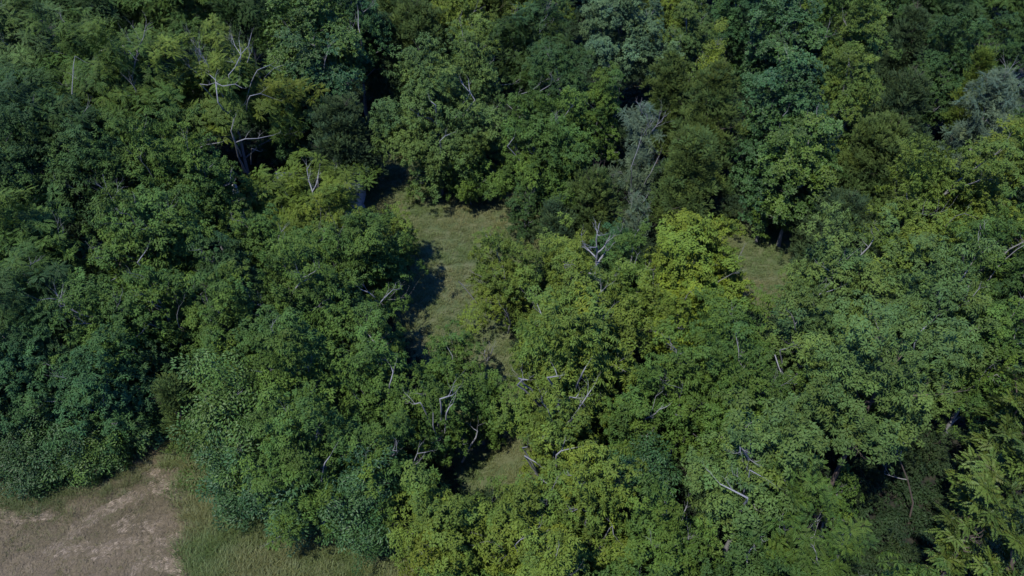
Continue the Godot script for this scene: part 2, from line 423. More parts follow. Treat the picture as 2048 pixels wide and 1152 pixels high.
func rows() -> Array:
	return [
	["f","locust_tree",-50.33,-81.1,15,5,6.08,Color(0.054,0.104,0.018),{},"feathery green tree cut by the top left corner of the frame"],
	["f","locust_tree",-40.54,-76.93,15,5,5.59,Color(0.034,0.074,0.019),{},"feathery dark tree on the top edge, second from the left corner"],
	["f","locust_tree",-32.87,-75.69,14,4,5.08,Color(0.054,0.104,0.018),{},"soft feathery tree near the top edge, straight above the broad rounded locust"],
	["f","locust_tree",-26.02,-76.33,14,4,4.63,Color(0.034,0.074,0.019),{},"dark feathery tree with black gaps, behind the bare topped sparse tree"],
	["b","broadleaf_tree",-21.72,-81.05,14,3,4.61,Color(0.034,0.074,0.019),{},"dark tree cut by the top edge, left of the pale trunk"],
	["f","locust_tree",-42.05,-64.85,14,4,4.96,Color(0.068,0.118,0.028),{"d":0.9},"yellowish feathery tree on the left edge, second below the top corner"],
	["f","locust_tree",-35.85,-62.38,14,4,3.99,Color(0.054,0.104,0.018),{},"feathery green tree between the yellowish edge tree and the broad rounded locust"],
	["f","locust_tree",-29.38,-56.9,14.5,4,5.29,Color(0.054,0.104,0.018),{"limbs":[[0.09,V(-29.25,13.7,-57.27),V(-28.55,13.62,-56.54),V(-27.92,13.33,-55.79)],[0.05,V(-27.97,13.25,-59.26),V(-27.72,12.86,-59.23)]]},"broad rounded feathery tree left of the sparse white branched tree"],
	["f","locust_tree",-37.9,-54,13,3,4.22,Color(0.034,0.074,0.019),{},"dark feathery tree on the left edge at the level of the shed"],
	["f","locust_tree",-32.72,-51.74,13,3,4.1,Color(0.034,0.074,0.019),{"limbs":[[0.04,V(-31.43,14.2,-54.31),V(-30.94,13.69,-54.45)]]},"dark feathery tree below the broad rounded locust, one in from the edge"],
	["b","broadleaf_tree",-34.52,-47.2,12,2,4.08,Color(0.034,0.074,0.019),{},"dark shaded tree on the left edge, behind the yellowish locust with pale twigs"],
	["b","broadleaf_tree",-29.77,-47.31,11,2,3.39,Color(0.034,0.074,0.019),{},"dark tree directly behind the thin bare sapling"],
	["b","broadleaf_tree",-25.14,-48.84,12,2,4.17,Color(0.054,0.104,0.018),{},"leafy green tree below the sparse white branched tree, left of its trunk"],
	["b","broadleaf_tree",-22.08,-48.07,10.5,1.5,2.9,Color(0.054,0.104,0.018),{},"rounded leafy green tree next to the small white drum"],
	["f","sparse_tree",-22.62,-58.32,14,3.5,5.82,Color(0.084,0.130,0.019),{"d":0.62,"bare":9,"limbs":[[0.16,V(-21.77,5.62,-54.9),V(-21.29,7.47,-53.78),V(-21.29,8.58,-53.57),V(-20.91,9.48,-53.76)],[0.11,V(-21.87,10.74,-53.96),V(-21.95,11.49,-54.48),V(-22.05,12.03,-55.02),V(-22.48,12.29,-55.31)],[0.07,V(-22.04,11.9,-54.87),V(-21.54,11.67,-54.75),V(-20.7,11.66,-55.11),V(-20.24,11.35,-55.09)],[0.09,V(-21.29,7.47,-53.78),V(-20.54,7.65,-54.01),V(-19.78,7.37,-54.58),V(-18.85,7.01,-55.78)],[0.08,V(-26.02,5.63,-54.42),V(-25.25,6.01,-55.17),V(-23.65,7.26,-53.78),V(-22.35,7.6,-53.55)],[0.06,V(-23.18,11.82,-54.78),V(-22.57,11.78,-54.69),V(-22.04,11.9,-54.87)],[0.07,V(-20.48,6.42,-54.69),V(-20.34,5.38,-56.02)],[0.06,V(-19.74,10.76,-54.98),V(-19.14,10.68,-55.54),V(-18.45,10.04,-56.09)],[0.05,V(-19.43,11.92,-56.96),V(-18.87,11.66,-58.45),V(-18.35,10.92,-58.98)],[0.06,V(-21.18,12.19,-55.52),V(-20.83,12.46,-56.24),V(-20.68,12.81,-57.68),V(-21.65,12.73,-60.71)],[0.05,V(-20.68,12.81,-57.68),V(-21.38,13.05,-58.8),V(-22.18,13.22,-60.72)],[0.05,V(-20.7,12.84,-57.8),V(-20.67,12.64,-59.76),V(-20.69,13.12,-61.16)]]},"sparse yellow green tree with bare white branches poking out of its top"],
	["o","oak_tree",-17.82,-67.09,14,2,5.14,Color(0.054,0.104,0.018),{"d":0.95},"dense tree of shiny leaf rosettes right of the sparse white branched tree"],
	["o","oak_tree",-16.07,-62.34,12,1,3.65,Color(0.036,0.086,0.025),{},"lower shiny leaved tree between the rosette tree and the cedar by the meadow"],
	["c","cedar_tree",-13.85,-57.75,9.5,0,3.32,Color(0.042,0.076,0.030),{},"dark olive cedar whose shade falls on the meadow's far left corner"],
	["b","broadleaf_tree",-14.37,-70.92,13,3,3.26,Color(0.036,0.086,0.025),{"d":0.8,"limbs":[[0.1,V(-13.49,9.7,-68.54),V(-13.65,10.51,-68.81),V(-13.69,11.72,-69.77)]]},"bluish dark tree with a pale stem, left of the olive thicket"],
	["dead","dead_tree",-18.77,-80.57,15.5,0,0.77,Color(0.054,0.104,0.018),{"bare":5},"bare pale trunk rising out of dark trees at the top edge"],
	["c","cedar_tree",-11.67,-81.59,13,1,3.91,Color(0.066,0.108,0.027),{},"olive tinged cedar at the top edge, leftmost of the olive thicket"],
	["b","broadleaf_tree",-6.97,-81.63,12.5,2,4.42,Color(0.084,0.130,0.019),{},"light green tree at the top edge between two olive cedars"],
	["c","cedar_tree",-2.34,-83.71,13,1,3.98,Color(0.066,0.108,0.027),{},"olive cedar at the top edge, above the grey tipped locust"],
	["b","broadleaf_tree",2.67,-82.33,12.5,2,4.19,Color(0.084,0.130,0.019),{},"yellow green tree at the top edge, left of the grey green tree"],
	["c","cedar_tree",-9.14,-73.28,11.5,1,4.11,Color(0.066,0.108,0.027),{},"brownish olive cedar directly behind the drooping meadow tree, on its left"],
	["c","cedar_tree",-12.26,-72.69,10.5,1,2.9,Color(0.042,0.076,0.030),{},"small dark cedar at the back left of the drooping meadow tree"],
	["b","broadleaf_tree",-4.34,-74.48,11.5,2,4.14,Color(0.084,0.130,0.019),{},"light green crown right behind the drooping meadow tree"],
	["f","locust_tree",1.65,-68.76,12.5,2,4.58,Color(0.034,0.074,0.019),{"bare":5,"limbs":[[0.05,V(-2.26,5.09,-67.84),V(-1.08,6.31,-66.11),V(0.04,6.82,-65.24),V(0.7,7.41,-64.99)],[0.05,V(2.25,6.97,-64.93),V(3.12,7.33,-65.16),V(4.04,7.08,-65.7)]]},"flat topped dark feathery tree with bare grey tips, left of the grey green tree"],
	["b","drooping_tree",-6.12,-58.01,12,0,5.44,Color(0.068,0.118,0.028),{"d":1.0,"limbs":[[0.1,V(-2.9,9.45,-56.92),V(-3.28,9.94,-57.23),V(-3.75,10.35,-57.51),V(-4.01,10.53,-58.18)],[0.06,V(-3.28,9.94,-57.23),V(-3.39,10.12,-57.99),V(-3.51,9.91,-59.68)],[0.09,V(-5.82,9.95,-55.1),V(-6.17,10.14,-55.31)],[0.07,V(-5.52,7.66,-53.68),V(-5.13,7.99,-53.87),V(-4.75,8.08,-54.01)]]},"big light green drooping tree whose skirt touches the far edge of the meadow"],
	["b","drooping_tree",-3.36,-63.02,12.5,4,2.77,Color(0.068,0.118,0.028),{"d":1.0},"pale green upper crown rising behind the right shoulder of the big drooping tree"],
	["b","broadleaf_tree",-3.48,-56.29,6,0,2.59,Color(0.054,0.104,0.018),{},"lower green tree hanging over the far edge of the meadow, beside the layered tree"],
	["b","broadleaf_tree",9.85,-69.21,14,2.5,4.67,Color(0.070,0.126,0.056),{"d":1.0,"limbs":[[0.08,V(9.23,5.36,-66.07),V(9.08,6.57,-65.56),V(8.9,7.5,-65.4)],[0.06,V(9.67,5.39,-65.99),V(9.57,6.88,-65.41)]]},"tall rounded grey green tree on pale stems, palest crown in the upper middle"],
	["b","broadleaf_tree",4.08,-61.42,11,2,3.61,Color(0.034,0.074,0.019),{"d":0.75,"limbs":[[0.06,V(-0.59,6.92,-61.52),V(0.47,7.48,-61.77),V(1.57,8.43,-60.57),V(2.29,9.22,-60.22)],[0.06,V(0.47,6.53,-61.46),V(1.57,7.53,-59.86),V(2.28,8.4,-59.46)],[0.06,V(2.28,8.82,-59.77),V(3.08,9.39,-59.68)]]},"dark tree with bare grey boughs over black hollows, behind the layered tree"],
	["b","layered_tree",2.79,-54.08,11,0.5,4.61,Color(0.054,0.104,0.018),{"limbs":[[0.07,V(-0.34,7.85,-52.59),V(0.15,8.58,-52.58)]]},"deep green tree in flat layers right of the big drooping meadow tree"],
	["b","broadleaf_tree",1.02,-51.21,5,0,1.76,Color(0.034,0.074,0.019),{},"small dark tree at the right corner of the meadow"],
	["b","broadleaf_tree",7.28,-60.65,10,1,2.55,Color(0.054,0.104,0.018),{},"green tree below the grey green tree's stems"],
	["s","grey_cedar",10.01,-54.91,10.5,0,2.59,Color(0.082,0.128,0.072),{"d":0.6,"bare":5,"limbs":[[0.06,V(9.21,5.8,-52.88),V(9.57,7.27,-53),V(9.81,8.29,-53.32)],[0.05,V(10.89,5.65,-52.9),V(11.33,6.58,-53.28)]]},"half dead silvery grey cedar with bare twigs in the middle of the wood"],
	["c","cedar_tree",6.14,-50.08,7.5,0,2.86,Color(0.066,0.108,0.027),{},"low olive cedar beside the dead topped tree"],
	["c","cedar_tree",3.28,-49.19,5.5,0,2.1,Color(0.042,0.076,0.030),{},"small dark cedar on the meadow's right edge"],
	["s","grey_cedar",9.5,-50.18,5.5,0,1.74,Color(0.082,0.128,0.072),{"d":0.5,"bare":4},"small dead grey cedar behind the bright yellow tree"],
	["c","cedar_tree",16.01,-57.97,12.5,0,3.38,Color(0.066,0.108,0.027),{},"tall yellow olive cedar column standing left of the dark gap"],
	["c","cedar_tree",13.48,-51.63,10,0,2.88,Color(0.066,0.108,0.027),{},"olive brown cedar just behind the bright yellow tree"],
	["c","cedar_tree",13.12,-61.91,11.5,1,2.57,Color(0.066,0.108,0.027),{},"olive cedar between the grey green tree and the tall cedar column"],
	["b","broadleaf_tree",16.59,-80.94,12.5,2,3.88,Color(0.084,0.130,0.019),{},"yellowish green tree at the top edge, right of the grey green tree"],
	["b","broadleaf_tree",16.26,-70.45,11.5,1,3.05,Color(0.068,0.118,0.028),{},"light green tree behind the little bright spire"],
	["v","vine_spire",16.77,-62.68,13.5,6,1.05,Color(0.110,0.162,0.018),{},"slim bright yellow green spire of leaves above the cedar column"],
	["b","broadleaf_tree",21.98,-76.96,13,1,3.74,Color(0.036,0.086,0.025),{},"bluish green tree at the top edge, behind the spire"],
	["o","oak_tree",23.8,-66.56,14,2,4.22,Color(0.036,0.086,0.025),{},"dark blue green tree left of the tall stacked yellow green tree"],
	["b","stacked_tree",28.97,-64.44,15,2,3.24,Color(0.070,0.118,0.022),{},"tall yellow green tree of stacked tufts in the upper right"],
	["b","broadleaf_tree",29.45,-80.96,13,2,4.9,Color(0.054,0.104,0.018),{},"tree on the top edge above the dark blue green tree"],
	["b","broadleaf_tree",37.42,-82.36,13,2,4.18,Color(0.034,0.074,0.019),{},"dark tree on the top edge above the stacked tree"],
	["f","locust_tree",42.87,-78.3,14,2,4.76,Color(0.034,0.074,0.019),{},"dark soft tree on the top edge, second from the right corner"],
	["f","locust_tree",49.38,-78.3,14,2,4.51,Color(0.034,0.074,0.019),{},"dark soft tree filling the top right corner"],
	["c","cedar_tree",36.76,-71,12,0,2.61,Color(0.042,0.076,0.030),{},"dark narrow cedar right of the stacked tree"],
	["b","broadleaf_tree",39.05,-66.72,12,1,3.83,Color(0.034,0.074,0.019),{},"dark rounded tree behind the silver conifer, on its left"],
	["b","broadleaf_tree",44.46,-66.72,12,1,3.38,Color(0.034,0.074,0.019),{},"dark tree on the right edge above the silver conifer"],
	["o","oak_tree",21.33,-56.2,13,1,3.78,Color(0.036,0.086,0.025),{"limbs":[[0.05,V(20.21,9.65,-53.69),V(20.58,10.14,-53.78)]]},"dark blue green tree of leafy shelves beside the black gap"],
	["o","oak_tree",21.24,-50.46,11,0.5,3.38,Color(0.054,0.104,0.018),{},"green tree of leafy shelves in front of the blue green one"],
	["b","stacked_tree",27.12,-57.89,12.5,1,3.05,Color(0.070,0.118,0.022),{},"yellow green tufted tree directly below the tall stacked tree"],
	["c","cedar_tree",31.96,-58.92,11,0,3.13,Color(0.042,0.076,0.030),{},"brown olive cedar left of the silver conifer"],
	["c","cedar_tree",38.73,-61.81,12,2,1.7,Color(0.084,0.130,0.019),{},"small yellow olive cone rising behind the silver conifer"],
	["s","silver_conifer",38.06,-57.6,12,0,3.37,Color(0.082,0.128,0.072),{},"silver grey conifer standing alone of its colour on the right"],
	["c","cedar_tree",28.12,-53.44,10,0,3.73,Color(0.066,0.108,0.027),{},"olive cedar in front of the stacked trees"],
	["o","oak_tree",19.63,-51.04,8,0.5,2.02,Color(0.036,0.086,0.025),{},"dark leafy tree overhanging the small right hand grass patch"],
	["c","cedar_tree",23.5,-46.39,8,0,2.99,Color(0.042,0.076,0.030),{"d":0.9},"dark grey olive cedar right of the small grass patch"],
	["c","cedar_tree",22.23,-47.93,5,0,1.5,Color(0.042,0.076,0.030),{},"little dark cedar at the edge of the small grass patch"],
	["b","windswept_tree",28.73,-44.36,12.5,2,4.92,Color(0.084,0.130,0.019),{"lean":V(0.35,0,-0.1)},"wide yellow green tree with swept boughs below the silver conifer"],
	["b","windswept_tree",34.36,-46.19,12.5,2,3.31,Color(0.084,0.130,0.019),{},"yellow green tree on the right edge below the silver conifer"],
	["b","broadleaf_tree",28.72,-38.13,11.5,1,3.29,Color(0.054,0.104,0.018),{},"green tree in the shade of the wide swept tree"],
	["b","broadleaf_tree",30.45,-35.49,12,1,2.4,Color(0.034,0.074,0.019),{},"dark green tree cut by the right edge at mid height"],
	["b","broadleaf_tree",27.41,-43.19,5,0,1.94,Color(0.034,0.074,0.019),{},"low dark tree in the black gap below the swept tree"],
	["b","bright_tree",11.52,-39.53,9.5,0.5,3.82,Color(0.110,0.162,0.018),{"d":1.1,"per":1.5,"even":1},"bright yellow green tree, the brightest crown, left of the small grass patch"],
	["b","bright_tree",9.84,-35.2,8,1,1.69,Color(0.110,0.162,0.018),{},"yellow green low crown at the foot of the bright yellow tree"],
	["b","broadleaf_tree",12.54,-31.92,9.5,1,3.02,Color(0.054,0.104,0.018),{},"green tree just below the bright yellow tree"],
	["b","drooping_tree",19.54,-35.85,12,1,3.77,Color(0.068,0.118,0.028),{"d":1.0,"limbs":[[0.06,V(17.16,8.44,-34.17),V(17.44,8.94,-34.1),V(18.12,9.52,-33.86)],[0.05,V(17.15,8.63,-34.29),V(17.31,9.15,-34.43)],[0.09,V(19.62,7.38,-32.71),V(19.74,7.84,-32.79),V(20.09,8.12,-32.9)]]},"wide pale green tree with fine drooping leaves below the small grass patch"],
	["b","drooping_tree",22.93,-31.82,12.5,1,3.93,Color(0.068,0.118,0.028),{"d":1.0,"limbs":[[0.08,V(20.99,9.33,-29.75),V(21.16,9.86,-29.95),V(21.44,10.29,-30.06)],[0.05,V(19.9,8.78,-32.1),V(20.11,9.37,-32.05)]]},"wide pale drooping tree in front of the black hollow on the right"],
	["b","broadleaf_tree",26.21,-30.99,11,1,2.52,Color(0.054,0.104,0.018),{},"green tree beside the drooping tree above the star leaved sprays"],
	["b","broadleaf_tree",15.85,-30.99,11,1,3.36,Color(0.068,0.118,0.028),{"limbs":[[0.07,V(13.88,8.44,-29.72),V(14.06,8.01,-29.22),V(14.32,7.51,-28.8)],[0.06,V(14.08,8.78,-29.75),V(14.32,8.99,-29.65)]]},"pale green tree between the two wide drooping trees, nearer"],
	["b","broadleaf_tree",9.11,-28.98,10.5,1,2.71,Color(0.054,0.104,0.018),{},"green tree right of the big yellow green middle tree"],
	["b","broadleaf_tree",12.06,-27.57,10.5,1,3.04,Color(0.054,0.104,0.018),{"limbs":[[0.05,V(9.57,5.51,-28.3),V(9.67,7.23,-27.31)]]},"mid green tree above the pale tree with the white limb"],
	["b","broadleaf_tree",16.05,-24.19,16,6.5,3.27,Color(0.068,0.118,0.028),{"dark":1},"pale green tree overhanging the black hollow"],
	["b","broadleaf_tree",10.59,-21.58,13,2.5,3.01,Color(0.068,0.118,0.028),{"limbs":[[0.1,V(9.79,10.17,-19.59),V(9.23,10.22,-19.94),V(8.81,10.1,-20.34)],[0.05,V(9.82,11.25,-20.19),V(10.24,11.15,-19.96)]]},"pale green tree with one white limb across its crown, lower right"],
	["f","fern_leaved_tree",12.35,-19.87,11,1,2.15,Color(0.054,0.104,0.018),{"d":0.85,"size":0.72,"per":1.6},"yellow green fern leaved tree at the bottom edge, right of the middle"],
	["f","fern_leaved_tree",12.97,-17.36,11,1,1.5,Color(0.054,0.104,0.018),{"d":0.85,"size":0.72,"per":1.6},"fern leaved tree mostly below the bottom edge"],
	["b","broadleaf_tree",16.61,-24.16,6,1,1.41,Color(0.054,0.104,0.018),{"d":0.7},"small tree under the dead branch in the black hollow"],
	["t","star_leaved_tree",24.33,-25.22,13,1,1.67,Color(0.066,0.108,0.020),{"d":0.9},"tree of star shaped sprays on the right edge, upper of three"],
	["t","star_leaved_tree",21.73,-21.44,13,1,1.44,Color(0.066,0.108,0.020),{"d":0.9},"tree of star shaped sprays left of the bottom right corner"],
	["t","star_leaved_tree",19.77,-19.5,11,1,0.95,Color(0.066,0.108,0.020),{"d":0.9},"slim tree of star shaped sprays at the bottom edge"],
	["t","star_leaved_tree",21.75,-18.65,13,1,1.19,Color(0.066,0.108,0.020),{"d":0.9},"tree of star shaped sprays filling the bottom right corner"],
	["b","broadleaf_tree",-0.47,-41.04,7.8,0.3,3.11,Color(0.084,0.130,0.019),{"limbs":[[0.11,V(-0.07,2.21,-38.91),V(-0.29,3.44,-38.45),V(-0.52,4.01,-38.39)],[0.08,V(-0.07,2.21,-38.91),V(-0.4,2.88,-38.58)],[0.05,V(-3.58,4.26,-40.88),V(-3.25,4.03,-40.8)]]},"yellow green tree on the right bank of the meadow"],
	["b","broadleaf_tree",3.46,-42.17,7.5,0.5,2.57,Color(0.084,0.130,0.019),{},"yellow green crown just left of the dead topped tree"],
	["b","spreading_tree",4.25,-35.03,10.5,0.5,4.37,Color(0.084,0.130,0.019),{"d":1.0,"limbs":[[0.07,V(2,7.96,-33),V(1.67,7.99,-33.47),V(1.46,8.11,-34.11)],[0.06,V(4.75,9.21,-33.28),V(4.92,9.4,-33.7),V(5.07,9.43,-33.87)],[0.05,V(3.26,6.27,-31.51),V(3.51,7.24,-31.72)],[0.06,V(4.87,8.47,-32.44),V(5.31,8.69,-32.81)]]},"large spreading yellow green tree in the middle, right of the meadow"],
	["b","spreading_tree",3.18,-29.99,11.5,1,3.91,Color(0.084,0.130,0.019),{"d":1.0,"limbs":[[0.12,V(0.29,7.36,-28.58),V(0.57,8,-28.41),V(0.82,8.2,-28.15)],[0.09,V(0.34,7.77,-28.7),V(0.62,8.01,-28.33)],[0.12,V(1.79,8.87,-27.69),V(2.28,9.08,-27.59),V(2.16,9.34,-27.83)],[0.08,V(3.53,9.32,-27.61),V(3.7,9.54,-27.81)],[0.12,V(3.23,6.6,-26.68),V(3.4,7.58,-26.83),V(3.73,8.11,-27.02),V(3.98,8.46,-27.22)],[0.08,V(2.92,8.17,-27.01),V(3.22,8.13,-26.98),V(3.34,8.33,-27.06)],[0.05,V(3.7,7.64,-26.88),V(3.43,7.95,-26.93)]]},"large yellow green tree in front of the spreading one, with bare limbs in its crown"],
	["b","broadleaf_tree",7.64,-40.45,8.5,1,1.82,Color(0.054,0.104,0.018),{},"green tree between the spreading tree and the bright yellow tree"],
	["dead","dead_tree",5.49,-40.45,9.5,0,1.32,Color(0.054,0.104,0.018),{"bare":9,"leaf":1},"dead white topped tree standing over a bluish shrub in the middle"],
	["b","broadleaf_tree",6.96,-43.88,7,0.5,1.76,Color(0.036,0.086,0.025),{},"bluish green crown around the dead topped tree"],
	["b","big_tree",-11.63,-41.45,8,0.3,5.07,Color(0.054,0.104,0.018),{"d":1.0,"limbs":[[0.14,V(-8.61,4.36,-38.38),V(-8.77,4.98,-38.41),V(-9.1,5.42,-38.38),V(-9.56,5.74,-38.3)],[0.08,V(-8.61,4.36,-38.38),V(-8.37,4.54,-38.67),V(-7.81,4.64,-39.55),V(-7.46,4.06,-40.35)]]},"large green tree on the left bank of the meadow with one pale limb"],
	["b","yellow_tree",-8.39,-47.66,5.2,0,1.78,Color(0.084,0.130,0.019),{"d":1.0},"small yellow green tree on the left edge of the meadow"],
	["b","yellow_tree",-14.04,-48.19,6,0,2.63,Color(0.084,0.130,0.019),{"d":1.0},"yellow green tree in front of the shed's right end"],
	["b","broadleaf_tree",-17.47,-43.73,8.5,1,2.25,Color(0.054,0.104,0.018),{},"green tree left of the tree that hides the shed"],
	["f","sparse_tree",-15.25,-52.91,6,0.5,4.07,Color(0.080,0.130,0.018),{"d":0.8,"bare":4,"limbs":[[0.13,V(-15.13,5.03,-50.67),V(-15.51,5.4,-51.57),V(-15.91,5.55,-52.92),V(-15.95,5.28,-54.49)],[0.12,V(-15.13,5.03,-50.67),V(-14.93,5.27,-51.21),V(-14.9,5.46,-51.83)],[0.07,V(-14.9,5.46,-51.83),V(-14.96,5.58,-52.87)],[0.08,V(-17.28,4.62,-50.96),V(-17.93,4.65,-52.18),V(-18.41,4.41,-53.42)]]},"sparse bright yellow green tree with white forked limbs, hiding the shed"],
	["f","sparse_tree",-18.86,-51.36,6,0.5,2.92,Color(0.080,0.130,0.018),{"d":0.85,"limbs":[[0.06,V(-17.27,1.26,-50.26),V(-17.09,2.56,-49.78),V(-17.16,3.62,-49.59)]]},"yellow green scrubby tree left of the white forked one, over the shed's end"],
	["b","broadleaf_tree",-9.29,-34.8,8,0.5,3.51,Color(0.054,0.104,0.018),{"limbs":[[0.08,V(-7.77,6.1,-32.9),V(-8.04,6.41,-32.99),V(-8.23,6.65,-33.15)],[0.05,V(-8.57,6.52,-32.83),V(-8.03,6.34,-32.93)]]},"rounded green tree below the large tree on the meadow's left bank"],
	["b","broadleaf_tree",-13.13,-35.42,10.5,1,3.18,Color(0.054,0.104,0.018),{},"green tree left of the rounded one, with a black gap on its left"],
	["b","broadleaf_tree",-3.64,-33.81,6,0,2.14,Color(0.054,0.104,0.018),{"limbs":[[0.04,V(-3.48,5.2,-32.9),V(-3.79,5.46,-33.35)]]},"small green tree at the narrow near end of the meadow"],
	["b","broadleaf_tree",-11.58,-29.34,10.5,1,3.14,Color(0.054,0.104,0.018),{},"green tree in the middle of the left hand wood edge"],
	["b","broadleaf_tree",-7.58,-30.01,8.5,0.3,3.1,Color(0.054,0.104,0.018),{"limbs":[[0.07,V(-6.42,7.26,-29.04),V(-6.35,7.4,-29.45),V(-6.45,7.52,-29.7)]]},"green leafy tree above the small lower clearing, on its left"],
	["b","broadleaf_tree",-3.96,-28.78,8.5,0.6,2.2,Color(0.054,0.104,0.018),{"limbs":[[0.07,V(-4.79,6.93,-27.75),V(-5.08,6.68,-27.87),V(-5.24,6.55,-27.98)],[0.09,V(-3.73,7.26,-27.7),V(-3.35,7.26,-27.86),V(-3.1,7.2,-28.02)],[0.08,V(-3.41,6.56,-27.38),V(-3.28,6.77,-27.55),V(-3.1,6.85,-27.72)],[0.09,V(-2.01,3.27,-28.43),V(-1.92,3.65,-28.58),V(-2.11,3.76,-28.62)],[0.06,V(-4.13,5.93,-27.08),V(-4.1,6.64,-27.32)]]},"green tree with many short white limbs left of the lower clearing"],
	["v","vine_covered_tree",-14.65,-27.73,9.5,0,3.1,Color(0.054,0.104,0.018),{},"vine draped tree forming the left face of the wood edge"],
	["v","vine_covered_tree",-14.59,-25.74,6.5,0,2.13,Color(0.036,0.086,0.025),{},"vine covered mass reaching the grass beside the hay field"],
	["b","broadleaf_tree",-10.29,-24.91,10,0,3.18,Color(0.054,0.104,0.018),{"limbs":[[0.06,V(-8.84,7.63,-23.35),V(-8.64,7.74,-23.65)]]},"leafy tree between the two vine covered ones"],
	["v","vine_covered_tree",-11.74,-24.66,6,0,2.62,Color(0.036,0.086,0.025),{},"bluish vine covered thicket above the tall green grass"],
	["v","vine_covered_tree",-7.56,-23.26,7,0,2.34,Color(0.036,0.086,0.025),{},"bluish leafy thicket at the right end of the tall green grass"],
	["b","broadleaf_tree",-6.27,-24.89,8.5,0.3,2.7,Color(0.054,0.104,0.018),{},"green tree left of the lower clearing, nearer than the white limbed one"],
	["b","yellow_tree",2.37,-26.02,9,1,2.47,Color(0.084,0.130,0.019),{"d":0.8,"limbs":[[0.09,V(2.17,6.97,-24.32),V(2.38,7.17,-24.4),V(3.08,7.2,-24.59)],[0.1,V(1.4,5.37,-24.17),V(1.65,5.13,-24.05),V(2.2,4.88,-23.93)],[0.07,V(0.53,6.24,-25.35),V(0.77,6.62,-25.09)],[0.09,V(0.65,6.03,-24.99),V(1.19,6.21,-24.45)]]},"yellow green tree with white limbs right of the lower clearing"],
	["b","yellow_tree",0.75,-21.45,7.5,0.3,3.21,Color(0.084,0.130,0.019),{"d":1.0,"limbs":[[0.05,V(0.13,6.27,-19.83),V(0.36,6.44,-19.98),V(0.81,6.58,-20.14)]]},"bright leafed tree at the bottom edge below the lower clearing"],
	["b","yellow_tree",-3.37,-21.45,7.5,0.3,2.73,Color(0.084,0.130,0.019),{"d":1.0},"yellow green leafy tree at the bottom edge left of the middle"],
	["b","yellow_tree",3.75,-21.97,9,1,2.4,Color(0.084,0.130,0.019),{"d":1.0},"yellow green tree at the bottom edge right of the middle"],
	["v","leafy_shrub_tree",6.46,-24.44,7,0.5,2.19,Color(0.036,0.086,0.025),{},"dark bluish leafy tree left of the pale tree with the white limb"],
	["b","broadleaf_tree",7.19,-20.41,8.5,0.5,2.47,Color(0.054,0.104,0.018),{},"mid green tree on the bottom edge between the yellow ones and the fern leaved one"],
	["b","broadleaf_tree",1.71,-18.41,8.5,0.5,2.59,Color(0.084,0.130,0.019),{},"yellow green tree half below the bottom edge in the middle"],
	["b","broadleaf_tree",10.4,-18.79,8,0.5,2.28,Color(0.034,0.074,0.019),{},"dark tree half below the bottom edge"],
	["b","broadleaf_tree",6.52,-27.31,9.5,1,1.99,Color(0.054,0.104,0.018),{},"green tree in the seam right of the large yellow green tree"],
	["b","forked_tree",-22.58,-39.84,11.5,1.5,4.57,Color(0.054,0.104,0.018),{"limbs":[[0.26,V(-22.38,4.73,-36.31),V(-22.03,5.66,-36.07),V(-21.83,6.09,-36.04)],[0.2,V(-21.83,6.09,-36.04),V(-21.37,6.56,-36.15),V(-20.92,6.88,-36.34),V(-20.68,7.03,-36.48)],[0.18,V(-21.89,6.1,-36.03),V(-22.02,6.62,-35.99),V(-22.21,7.01,-36)],[0.08,V(-21.6,6.3,-36.08),V(-21.52,6.83,-36.11),V(-21.42,7.28,-36.2)],[0.1,V(-19.64,4.69,-37.91),V(-19.66,5.64,-37.4),V(-19.71,6.41,-37.22),V(-19.9,7.05,-37.07)],[0.05,V(-19.69,5.78,-37.33),V(-19.24,6.03,-37.9),V(-19.06,5.92,-38.28)],[0.07,V(-22.13,9.1,-36.79),V(-21.88,9.37,-37.06),V(-21.72,9.51,-37.23)],[0.05,V(-23.93,7.99,-36.46),V(-23.54,8.22,-36.41)],[0.05,V(-25.63,5.5,-36.99),V(-25.35,5.45,-37.18),V(-24.3,6.17,-36.36)]]},"big green tree with a white forked trunk showing in its crown"],
	["f","locust_tree",-30.2,-39.52,11.5,2,3.98,Color(0.054,0.104,0.018),{"limbs":[[0.05,V(-30.08,8.37,-36.42),V(-29.64,8.45,-36.51),V(-29.25,8.45,-36.6)],[0.04,V(-29.18,8.93,-36.86),V(-29,8.42,-36.69),V(-28.75,8.15,-36.7)]]},"yellowish locust on the left edge with pale twigs"],
	["f","locust_tree",-27.83,-34.71,11,1,3.58,Color(0.034,0.074,0.019),{"limbs":[[0.08,V(-25.39,8.19,-33.8),V(-25.61,8.67,-33.9),V(-25.79,9.04,-34.12)],[0.05,V(-25.61,8.67,-33.9),V(-25.94,8.99,-33.66),V(-26.3,9.14,-33.35)],[0.05,V(-25.57,8.6,-33.89),V(-25.42,8.54,-34.35),V(-25.31,8.36,-34.61)]]},"dark locust with a bare white fork, on the left edge"],
	["b","broadleaf_tree",-23.39,-33.77,10,0.5,3.26,Color(0.054,0.104,0.018),{},"green tree under the forked white trunk"],
	["b","broadleaf_tree",-20.49,-35.12,9.5,0.5,2.58,Color(0.054,0.104,0.018),{},"green tree right of the forked trunk, above the black hollow"],
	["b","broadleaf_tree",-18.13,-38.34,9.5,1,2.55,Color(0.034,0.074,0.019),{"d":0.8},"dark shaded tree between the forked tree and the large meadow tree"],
	["b","broadleaf_tree",-16.43,-33.77,10,0.5,2.82,Color(0.054,0.104,0.018),{},"green drooping tree above the vine draped wood edge"],
	["dead","bare_sapling",-26.12,-43.35,11.3,5,0.99,Color(0.054,0.104,0.018),{"bare":7},"thin bare sapling with fine grey twigs above the forked tree"],
